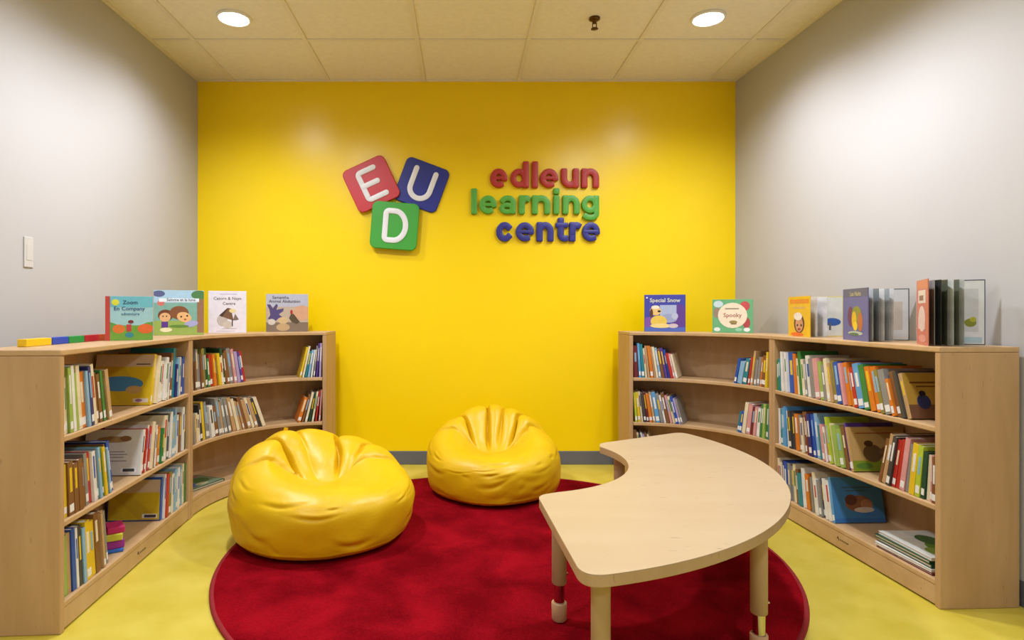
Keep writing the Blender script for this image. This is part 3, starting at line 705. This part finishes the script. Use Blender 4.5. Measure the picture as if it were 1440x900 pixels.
display_book('picture book with red spine, blue sky and orange hills on its cover', q, math.radians(27), 59/k, 62/k, .018, (160, 206, 210), (190, 70, 60),
    [(('re', 0, .75, 1, 1), (112, 190, 204)), (('re', 0, 0, 1, .34), (110, 164, 60)), (('pl', [(0, .45), (0, .2), (.38, .2), (.36, .3), (.2, .38)]), (96, 156, 70)), (('pl', [(1, .42), (1, .2), (.6, .2), (.62, .28), (.86, .4)]), (104, 160, 60)), (('el', .28, .26, .13, .1), (220, 120, 50)), (('el', .84, .26, .17, .11), (226, 108, 50)), (('el', .5, .12, .09, .06), (54, 140, 150)), (('re', .44, .2, .54, .36), (196, 60, 64)), (('el', .53, .42, .06, .04), (120, 50, 50)), (('el', .21, .86, .08, .07), (224, 222, 70)), (('txt', .52, .82, .12, 'Zoom'), (30, 60, 100)), (('txt', .5, .68, .12, 'En Company'), (24, 70, 130)), (('txt', .52, .57, .09, 'adventure'), (60, 110, 140)), (('re', 0, 0, .1, 1), (190, 70, 60))], 12)
q, k = top_pos(case_LC, 252, .15)
display_book('picture book with two cartoon children lying on grass on its cover', q, math.radians(22), 64/k, 63/k, .014, (150, 190, 190), (120, 104, 80),
    [(('re', 0, .7, 1, 1), (170, 206, 226)), (('re', 0, .3, 1, .72), (126, 176, 160)), (('re', 0, 0, 1, .32), (150, 176, 84)), (('re', .86, .05, 1, .95), (150, 112, 82)), (('el', .9, .9, .16, .1), (80, 130, 80)), (('el', .1, .92, .12, .07), (90, 100, 140)), (('el', .14, .72, .07, .07), (214, 116, 106)), (('re', .1, .74, .9, .82), (226, 238, 242)), (('el', .23, .44, .15, .13), (112, 64, 40)), (('el', .5, .5, .19, .15), (132, 84, 52)), (('el', .22, .4, .11, .1), (226, 178, 126)), (('el', .6, .4, .15, .11, -20), (232, 184, 124)), (('el', .54, .41, .02, .02), (40, 24, 20)), (('el', .66, .43, .02, .02), (40, 24, 20)), (('el', .62, .35, .025, .02), (170, 70, 50)), (('el', .18, .42, .015, .015), (40, 24, 20)), (('el', .25, .42, .015, .015), (40, 24, 20)), (('re', .15, .17, .28, .3), (92, 52, 140)), (('el', .24, .12, .12, .05), (230, 226, 180)), (('el', .74, .25, .14, .07, 10), (166, 168, 210)), (('el', .5, .2, .2, .03), (96, 140, 60)), (('txt', .54, .76, .085, 'Salome et la lune'), (70, 90, 120))], 14)
q, k = top_pos(case_LC, 320, .14)
display_book('white picture book with a brown bird drawing on its cover', q, math.radians(19), 50/k, 59/k, .012, (226, 220, 226), (214, 208, 214),
    [(('txt', .5, .79, .10, 'Catorn & Nayn'), (84, 70, 70)), (('txt', .54, .67, .10, 'Centre'), (84, 70, 70)), (('re', .3, .92, .75, .93), (150, 140, 190)), (('el', .36, .3, .14, .14), (190, 178, 166)), (('el', .5, .2, .13, .09), (200, 188, 172)), (('pl', [(.28, .42), (.5, .6), (.6, .58), (.62, .45), (.66, .3), (.5, .34)]), (116, 84, 60)), (('pl', [(.28, .42), (.52, .6), (.36, .38)]), (70, 50, 40)), (('el', .63, .53, .09, .05), (226, 208, 150)), (('pl', [(.64, .3), (.7, .46), (.8, .32), (.72, .3)]), (120, 108, 100)), (('re', .61, .16, .64, .32), (50, 40, 36)), (('re', .35, .1, .75, .11), (170, 160, 160)), (('re', .2, .04, .7, .05), (190, 180, 180))], 16)
q, k = top_pos(case_LC, 404, .12)
display_book('beige picture book with a purple splash and farm animals on its cover', q, math.radians(14), 57/k, 53/k, .012, (186, 168, 146), (150, 130, 110),
    [(('re', 0, .66, 1, 1), (180, 182, 194)), (('re', 0, 0, 1, .25), (128, 110, 92)), (('el', .85, .5, .22, .2), (206, 160, 126)), (('pl', [(.02, .72), (.1, .72), (.16, .62), (.24, .74), (.28, .7), (.24, .58), (.42, .62), (.4, .54), (.3, .46), (.42, .36), (.3, .36), (.22, .28), (.12, .32), (.04, .34), (.1, .44), (.08, .58)]), (82, 70, 118)), (('pl', [(.6, .5), (.66, .46), (.8, .26), (.72, .2), (.6, .26), (.54, .36)]), (86, 72, 52)), (('el', .6, .52, .03, .06), (176, 40, 36)), (('el', .4, .3, .12, .09), (206, 178, 130)), (('el', .4, .12, .16, .1), (190, 160, 116)), (('el', .13, .26, .09, .08), (206, 196, 180)), (('txt', .34, .87, .11, 'Samantha'), (60, 54, 60)), (('txt', .44, .77, .11, 'Animal Abduction'), (60, 54, 60))], 16)
q, k = top_pos(case_RC, 935, .12)
display_book('dark blue picture book with a yellow dog figure on its cover', q, math.radians(-14), 55/k, 52/k, .014, (66, 70, 160), (50, 50, 120),
    [(('el', .85, .4, .2, .35), (96, 62, 140)), (('el', .1, .2, .15, .2), (120, 80, 160)), (('re', 0, 0, 1, .12), (80, 104, 180)), (('re', .38, .42, .78, .72), (168, 180, 206)), (('el', .6, .36, .2, .12), (150, 160, 190)), (('el', .74, .42, .08, .09), (180, 186, 206)), (('el', .27, .56, .14, .12), (226, 190, 120)), (('el', .27, .66, .1, .05), (236, 226, 200)), (('el', .36, .55, .04, .03), (40, 26, 20)), (('el', .17, .5, .04, .12), (90, 56, 34)), (('el', .35, .28, .2, .16), (222, 192, 80)), (('el', .4, .16, .26, .06), (232, 206, 130)), (('el', .7, .16, .12, .06), (206, 190, 190)), (('el', .06, .92, .02, .02), (240, 240, 240)), (('txt', .5, .8, .15, 'Special Snow'), (220, 224, 190))], 14)
q, k = top_pos(case_RC, 1030, .14)
display_book('green square picture book with a cream circle on its cover', q, math.radians(-32), 53/k, 47/k, .016, (104, 170, 120), (96, 150, 110),
    [(('el', .15, .86, .12, .1), (196, 214, 214)), (('el', .12, .6, .1, .16), (150, 130, 110)), (('el', .8, .8, .12, .14), (196, 80, 80)), (('el', .84, .3, .09, .16), (170, 70, 74)), (('el', .12, .1, .08, .06), (220, 226, 220)), (('el', .85, .1, .08, .06), (226, 230, 224)), (('el', .65, .1, .08, .05), (150, 206, 170)), (('el', .5, .52, .36, .38), (232, 218, 190)), (('re', .32, .7, .66, .74), (150, 140, 120)), (('txt', .5, .47, .17, 'Spooky'), (150, 64, 60)), (('el', .52, .32, .1, .05), (150, 130, 80)), (('re', .46, .25, .6, .28), (120, 100, 60))], 16)

M_pg = mat('book_leaf', rgb(222, 222, 218), .7, .03, 30)
def open_book(label, pos, yaw, W, H, opening, cover, back, n, items, inner, leaf_cols, edge=(60, 64, 70)):
    """standing book; spine at the origin, back cover along +x (yaw), front cover swung towards the viewer by 'opening' degrees"""
    e = empty('picture_book', pos, yaw); tag(e, label, 'book', 'books displayed on the bookcase tops')
    bd = .0028; M1 = mat('print_%d_%d_%d' % cover, rgb(*cover), .4, .05, 40); M2 = mat('print_%d_%d_%d' % edge, rgb(*edge), .4, .05, 40)
    bc = MB().box((.004, 0, 0), (W, bd, H)).build('back_cover', M2, e)
    art(bc, 'inside_print', [(('re', .02, .015, .985, .985), back)]+inner, W-.004, H, Vector((.004, 0, 0)), X3, Z3, -Y3)
    fc = MB().box((.004, -bd, 0), (W, 0, H)).build('front_cover', M1, e)
    fc.rotation_euler = (0, 0, -math.radians(opening))
    art(fc, 'cover_print', items, W-.004, H, Vector((.004, -bd, 0)), X3, Z3, -Y3)
    MB().lathe([(0, 0), (.004, 0), (.004, H), (0, H)], 10).build('spine', M1, e)
    for i in range(n):
        a = -math.radians(opening)*(.55+.42*(i+.5)/n)
        rows = []; cv = .006*(1 if i % 2 else -.6)
        for th_ in (-.0004, .0004):
            pass
        mb = MB(); L = W*.965; pts = []
        for q_ in range(9):
            x = .005+(L-.005)*q_/8; y = cv*math.sin(PI*q_/8)
            pts.append((x, y))
        outl = [(x, y-.0005) for x, y in pts]+[(x, y+.0005) for x, y in pts[::-1]]
        lf = mb.prism(outl, .003, H-.004).build('leaf', mat('print_%d_%d_%d' % leaf_cols[i % len(leaf_cols)], rgb(*leaf_cols[i % len(leaf_cols)]), .4, .25, 14), e); lf.rotation_euler = (0, 0, a)
    return e
q, k = top_pos(case_R, 1110, .09)
open_book('yellow board book standing half open with a baby face on its cover', q, math.radians(-30), 64/k, 54/k, 66, (232, 186, 24), (206, 206, 196), 2,
    [(('re', .05, .82, .95, .93), (228, 140, 40)), (('re', .2, .7, .8, .74), (210, 170, 110)), (('el', .5, .32, .25, .24), (90, 56, 40)), (('el', .5, .3, .18, .19), (206, 150, 110)), (('el', .44, .5, .2, .1), (236, 226, 214)), (('el', .42, .28, .04, .03), (40, 26, 22)), (('el', .6, .28, .04, .03), (40, 26, 22)), (('el', .5, .18, .07, .03), (150, 50, 40)), (('el', .4, .05, .3, .05), (230, 110, 30))],
    [(('el', .8, .36, .16, .1), (50, 90, 160)), (('re', .74, .15, .78, .34), (90, 90, 90))], [(206, 204, 200)], (222, 206, 60))
q, k = top_pos(case_R, 1187, .07)
open_book('purple picture book standing half open with a flame on its cover', q, math.radians(-32), 74/k, 70/k, 69, (104, 104, 152), (206, 206, 204), 5,
    [(('re', 0, .84, 1, 1), (96, 98, 120)), (('txt', .5, .86, .12, 'Les Nuits'), (190, 180, 120)), (('el', .3, .46, .12, .2), (112, 60, 90)), (('el', .55, .5, .2, .16), (140, 140, 60)), (('el', .7, .36, .1, .18), (190, 110, 60)), (('el', .45, .4, .1, .16), (222, 180, 40)), (('el', .5, .28, .09, .09), (236, 200, 40)), (('el', .5, .14, .3, .04), (180, 190, 170)), (('el', .45, .12, .2, .03), (90, 120, 90))],
    [(('re', .6, .2, .9, .75), (196, 184, 170)), (('el', .66, .35, .08, .16), (110, 100, 50))], [(208, 208, 206), (150, 156, 156), (214, 214, 212), (120, 126, 126), (200, 200, 198)], (54, 66, 66))
q, k = top_pos(case_R, 1291, .10)
open_book('orange red picture book standing open with fanned pages', q, math.radians(-35), 72/k, 88/k, 83, (206, 122, 96), (214, 216, 214), 6,
    [(('re', .0, .86, 1, .99), (210, 130, 80)), (('re', .1, .64, .8, .84), (226, 206, 180)), (('re', .2, .68, .6, .76), (150, 110, 80)), (('el', .45, .4, .32, .2), (226, 200, 184)), (('re', .1, .24, .75, .42), (224, 196, 180)), (('el', .5, .1, .35, .06), (220, 150, 130))],
    [(('re', .5, .2, .9, .86), (196, 196, 196)), (('el', .78, .34, .09, .065), (128, 132, 40)), (('el', .82, .39, .05, .04), (170, 170, 50)), (('re', .45, .03, .95, .12), (170, 196, 204))], [(176, 178, 170), (96, 100, 84), (200, 202, 192), (84, 88, 70), (48, 46, 44), (150, 152, 148)], (54, 60, 80))

# ------------------------------------------------------------------ activity table
def fillet(pts_corner, r, n=8):
    """pts_corner: list of (pt, is_corner)"""
    out = []; N = len(pts_corner)
    for i, (p, cflag) in enumerate(pts_corner):
        if not cflag: out.append(tuple(p)); continue
        p = Vector(p); a = Vector(pts_corner[i-1][0]); b = Vector(pts_corner[(i+1) % N][0])
        d0 = (a-p).normalized(); d1 = (b-p).normalized()
        p0 = p+d0*r; p1 = p+d1*r
        for q in range(n+1):
            t = q/n; v = p0*(1-t)**2+p*2*t*(1-t)+p1*t*t; out.append((v.x, v.y))
    return out
TT, TE = .41, .030
A_, B_, C_, D_ = (.270, 1.350), (.243, 1.955), (.622, 2.735), (1.085, 2.995)
oc, orr = (.022, 2.495), 1.172; ic, irr = (.174, 2.452), .483
def ang(c, p): return math.degrees(math.atan2(p[1]-c[1], p[0]-c[0]))
outer = arc(*oc, orr, orr, ang(oc, A_)+3.4, ang(oc, D_)-3.4, 44)
inner = arc(*ic, irr, irr, ang(ic, C_)-6, ang(ic, B_)+9-0, 30)
if ang(ic, B_)+9 > ang(ic, C_): inner = inner
lst = [(A_, True)]+[(p, False) for p in outer]+[(D_, True), (C_, True)]+[(p, False) for p in inner]+[(B_, True)]
outl = []
for i_, it_ in enumerate(lst):             # each corner gets its own rounding
    if not it_[1]: outl.append(it_[0]); continue
    nb0 = lst[i_-1]; nb1 = lst[(i_+1) % len(lst)]
    outl += [q_ for q_ in fillet([(nb0[0], False), it_, (nb1[0], False)], {A_: .062, B_: .04, C_: .035, D_: .06}[it_[0]], 10)[1:-1]]
tb = empty('activity_table', (.65, 2.05, RUG_H)); tag(tb, 'low crescent shaped children table with pale maple laminate top', 'table')
oo = Vector((.65, 2.05))
pl2 = [(x-oo.x, y-oo.y) for x, y in outl]
zt = TT-RUG_H
MB().prism(pl2, zt-TE, zt-.0015, 0).build('edge_band', M_tableedge, tb, bevel=.002, seg=2, angle=50)
MB().prism(pl2, zt-.0013, zt).build('table_top', M_table, tb)
M_tleg = mat('beige_table_leg', rgb(180, 150, 112), .45, .04, 6, spec=.4)
M_chrome = mat('chrome_tube', rgb(206, 204, 198), .12, .01, metallic=1.0)
M_cap = mat('beige_foot_cap', rgb(196, 156, 116), .5, .04)
for lx, ly in ((.312, 1.945), (.335, 1.462), (.860, 1.752), (.690, 2.655)):
    x, y = lx-oo.x, ly-oo.y
    lg = MB().lathe([(0, .118), (.021, .118), (.0235, .121), (.0235, zt-TE-.0003), (0, zt-TE-.0003)], 28, (x, y)).build('leg', M_tleg, tb); smooth_angle(lg)
    ex = MB().lathe([(0, .02), (.0175, .02), (.0175, .1175), (0, .1175)], 24, (x, y)).build('leg_extension', M_chrome, lg); smooth_angle(ex)
    fc = MB().lathe([(0, .0005), (.020, .0005), (.0235, .006), (.0248, .056), (.0235, .058), (.0182, .058), (.0182, .045)], 28, (x, y)).build('foot_cap', M_cap, lg); smooth_angle(fc)
    sc = MB().lathe([(0, .0), (.004, .0), (.004, .005), (0, .006)], 10).build('adjuster_screw', M_chrome, lg); sc.location = (x+.023, y-.003, .15); sc.rotation_euler = (0, PI/2, 0)
    # triangular mounting bracket towards the table's middle
    v = (Vector((.75 if ly < 2.3 else .95, 2.0 if ly < 2.3 else 2.4))-Vector((lx, ly))).normalized(); s_ = Vector((-v.y, v.x))
    mb = MB(); a0 = Vector((x, y))+v*.023; a1 = a0+v*.06
    zc = zt-TE-.0004
    for sgn in (1,):
        q = [a0+s_*.012, a0-s_*.012, a1-s_*.012, a1+s_*.012]
        vs_ = [(q[0].x, q[0].y, zc), (q[1].x, q[1].y, zc), (q[2].x, q[2].y, zc), (q[3].x, q[3].y, zc), (q[0].x, q[0].y, zc-.035), (q[1].x, q[1].y, zc-.035), (q[2].x, q[2].y, zc-.004), (q[3].x, q[3].y, zc-.004)]
        mb.add(vs_, [(0, 1, 2, 3), (4, 7, 6, 5), (0, 4, 5, 1), (1, 5, 6, 2), (2, 6, 7, 3), (3, 7, 4, 0)])
    mb.build('leg_bracket', M_tleg, tb)

# ------------------------------------------------------------------ bean bags
M_bag = bpy.data.materials.new('yellow_vinyl'); nt, b = nodes_of(M_bag)
tc = nt.nodes.new('ShaderNodeTexCoord'); n1 = nt.nodes.new('ShaderNodeTexNoise'); n1.inputs['Scale'].default_value = 3; n1.inputs['Detail'].default_value = 3
r = nt.nodes.new('ShaderNodeValToRGB'); r.color_ramp.elements[0].position = .3; r.color_ramp.elements[1].position = .7
r.color_ramp.elements[0].color = (*rgb(220, 174, 8), 1); r.color_ramp.elements[1].color = (*rgb(228, 188, 16), 1)
nt.links.new(tc.outputs['Object'], n1.inputs['Vector']); nt.links.new(n1.outputs['Fac'], r.inputs[0]); nt.links.new(r.outputs[0], b.inputs['Base Color'])
n2 = nt.nodes.new('ShaderNodeTexNoise'); n2.inputs['Scale'].default_value = 38; n2.inputs['Detail'].default_value = 5; n2.inputs['Distortion'].default_value = .8
nt.links.new(tc.outputs['Object'], n2.inputs['Vector'])
bp = nt.nodes.new('ShaderNodeBump'); bp.inputs['Strength'].default_value = .18; bp.inputs['Distance'].default_value = .006
nt.links.new(n2.outputs['Fac'], bp.inputs['Height']); nt.links.new(bp.outputs[0], b.inputs['Normal'])
b.inputs['Roughness'].default_value = .40; b.inputs['Specular IOR Level'].default_value = .45
def crom(pts, t):
    n = len(pts)-1; x = t*n; i = min(int(x), n-1); f = x-i
    p0 = pts[max(i-1, 0)]; p1 = pts[i]; p2 = pts[i+1]; p3 = pts[min(i+2, n)]
    return tuple(.5*((2*b_)+(-a+c)*f+(2*a-5*b_+4*c-d_)*f*f+(-a+3*b_-3*c+d_)*f**3) for a, b_, c, d_ in zip(p0, p1, p2, p3))
def sstep(a, b_, x):
    t = max(0, min(1, (x-a)/(b_-a))); return t*t*(3-2*t)
def bean_bag(label, loc, yaw, R, zback, zfront, zdent, creases, seed, off=.06, sx=1.0, zeq=.16, tabth=90, crot=0.0, front=(180, 360)):
    """local +y is the backrest side, the seat faces -y. creases: (angle at the crown, depth, v start, v end, twist)"""
    e = empty('bean_bag', loc, yaw); tag(e, label, 'bean bag', 'yellow vinyl bean bags')
    NT, NV = 400, 210
    rw = random.Random(int(seed*10))
    wrk = []
    for _ in range(64):
        wrk.append((rw.uniform(0, 2*PI), rw.uniform(.25, .56), rw.uniform(.05, .20), rw.uniform(.0015, .0055), rw.uniform(-.10, .10), rw.uniform(.008, .016)))
    cr = sorted((math.radians(c[0]) % (2*PI),)+tuple(c[1:]) for c in creases)
    rows = []
    for j in range(NV+1):
        v = j/NV; row = []
        for i in range(NT):
            th = 2*PI*i/NT
            bk = ((1+math.sin(th+crot))/2)**1.3
            zc = zfront+(zback-zfront)*bk
            rc = (.66-.08*bk)*R
            pts = [(0, .004), (.45*R, .002), (.78*R, .003), (.95*R, .04), (1.0*R, zeq), (.95*R, zeq+(zc-zeq)*.54), (.82*R, zeq+(zc-zeq)*.87), (rc, zc), (rc*.70, zc-(zc-zdent)*(.10+.22*bk)), (rc*.34, zdent+(zc-zdent)*(.66-.44*bk)), (0, zdent)]
            rr, z = crom(pts, v); rr = max(rr, 0)
            k = sstep(.40, .95, v)
            ks = sstep(.66, 1, v); row.append(Vector(((rr+0.30*R*ks)*math.cos(th)*sx, rr*math.sin(th)-off*k-.10*R*ks*math.cos(th)**2*-1, z+.10*R*ks*math.cos(th)**2)))
        rows.append(row)
    out = []
    for j in range(NV+1):
        v = j/NV; row = []
        for i in range(NT):
            p = rows[j][i]
            if j == 0 or j == NV: row.append(p); continue
            du = rows[j][(i+1) % NT]-rows[j][i-1]; dv = rows[j+1][i]-rows[j-1][i]
            n = du.cross(dv); n = n.normalized() if n.length > 1e-9 else Vector((0, 0, 1))
            th = 2*PI*i/NT; d = 0
            wob = .05*noise.noise(Vector((v*9, seed, th*2)))
            for (fa, amp, v0, v1, bend) in cr:
                dd = (th-fa-bend*(v-.66)+wob+PI) % (2*PI)-PI
                if abs(dd) > .5: continue
                m = sstep(v0, v0+.12, v)*(1-sstep(v1-.14, v1, v))
                wv = .028+.05*sstep(.7, .98, v)
                d -= 1.25*amp*m*math.exp(-(dd/wv)**2)
            for q_ in range(len(cr)-1):          # panels swell between the creases
                f0 = cr[q_][0]+cr[q_][4]*(v-.66); f1 = cr[q_+1][0]+cr[q_+1][4]*(v-.66)
                if f0 < th < f1: d += .018*math.sin(PI*(th-f0)/(f1-f0))**.8*sstep(.5, .66, v)*(1-sstep(.86, 1, v))
            for (t0, v0, ln, amp, tilt, wv) in wrk:
                dd = (th-t0+PI) % (2*PI)-PI
                if abs(dd) > ln*2: continue
                dv_ = v-(v0+tilt*dd+.012*math.sin(dd*9+t0))
                if abs(dv_) > .07: continue
                g_ = math.exp(-(dd/ln)**2)
                d -= amp*g_*(math.exp(-(dv_/wv)**2)-.55*math.exp(-((dv_-2.1*wv)/(1.3*wv))**2))
            ms = sstep(.2, .3, v)
            d += .012*noise.noise(Vector((p.x*4.2+seed, p.y*4.2, p.z*5.5)))*ms
            d += .0035*noise.noise(Vector((p.x*11+seed, p.y*11, p.z*15)))*ms
            d += .0022*math.exp(-((v-.292)/.006)**2)
            row.append(p+n*d)
        out.append(row)
    mb = MB(); mb.grid(out[::-1], closed=True)
    zmin = min(v_[2] for v_ in mb.v); mb.v = [(x, y, z-zmin+.0005) for x, y, z in mb.v]
    mb.build('body', M_bag, e, smooth=True)
    # little pull tab at the crown seam
    i = int(tabth/360*NT); j = int(.655*NV); p = out[j][i]
    tb_ = MB().prism([(-.011, -.0015), (.011, -.0015), (.011, .0015), (-.011, .0015)], -.012, .014).build('pull_tab', M_bag, e, bevel=.0012); tb_.location = (p.x, p.y, p.z-zmin+.003); tb_.rotation_euler = (.3, .2, .4)
    return e
bean_bag('yellow bean bag by the left curved bookcase, the nearer and larger one', (-.625, 2.725, RUG_H), math.radians(24), .395, .415, .262, .236,
         [(64, .032, .58, 1.0, .1), (140, .044, .52, 1.0, -.35), (110, .012, .60, .84, -.4), (32, .014, .58, .92, .2), (176, .012, .54, .88, -.4), (5, .008, .54, .84, .3)], 3.1, .05, 1.03, .165, 118, -.3)
bean_bag('yellow bean bag against the yellow wall, the farther and smaller one', (.170, 3.385, RUG_H), math.radians(-2), .374, .422, .245, .21,
         [(97, .024, .58, 1.0, .1), (137, .028, .56, 1.0, -.1), (72, .014, .60, .94, .3), (46, .026, .56, 1.0, .1), (20, .014, .56, .92, .2), (168, .010, .55, .86, -.3)], 8.4, .05, 1.0, .155, 98)
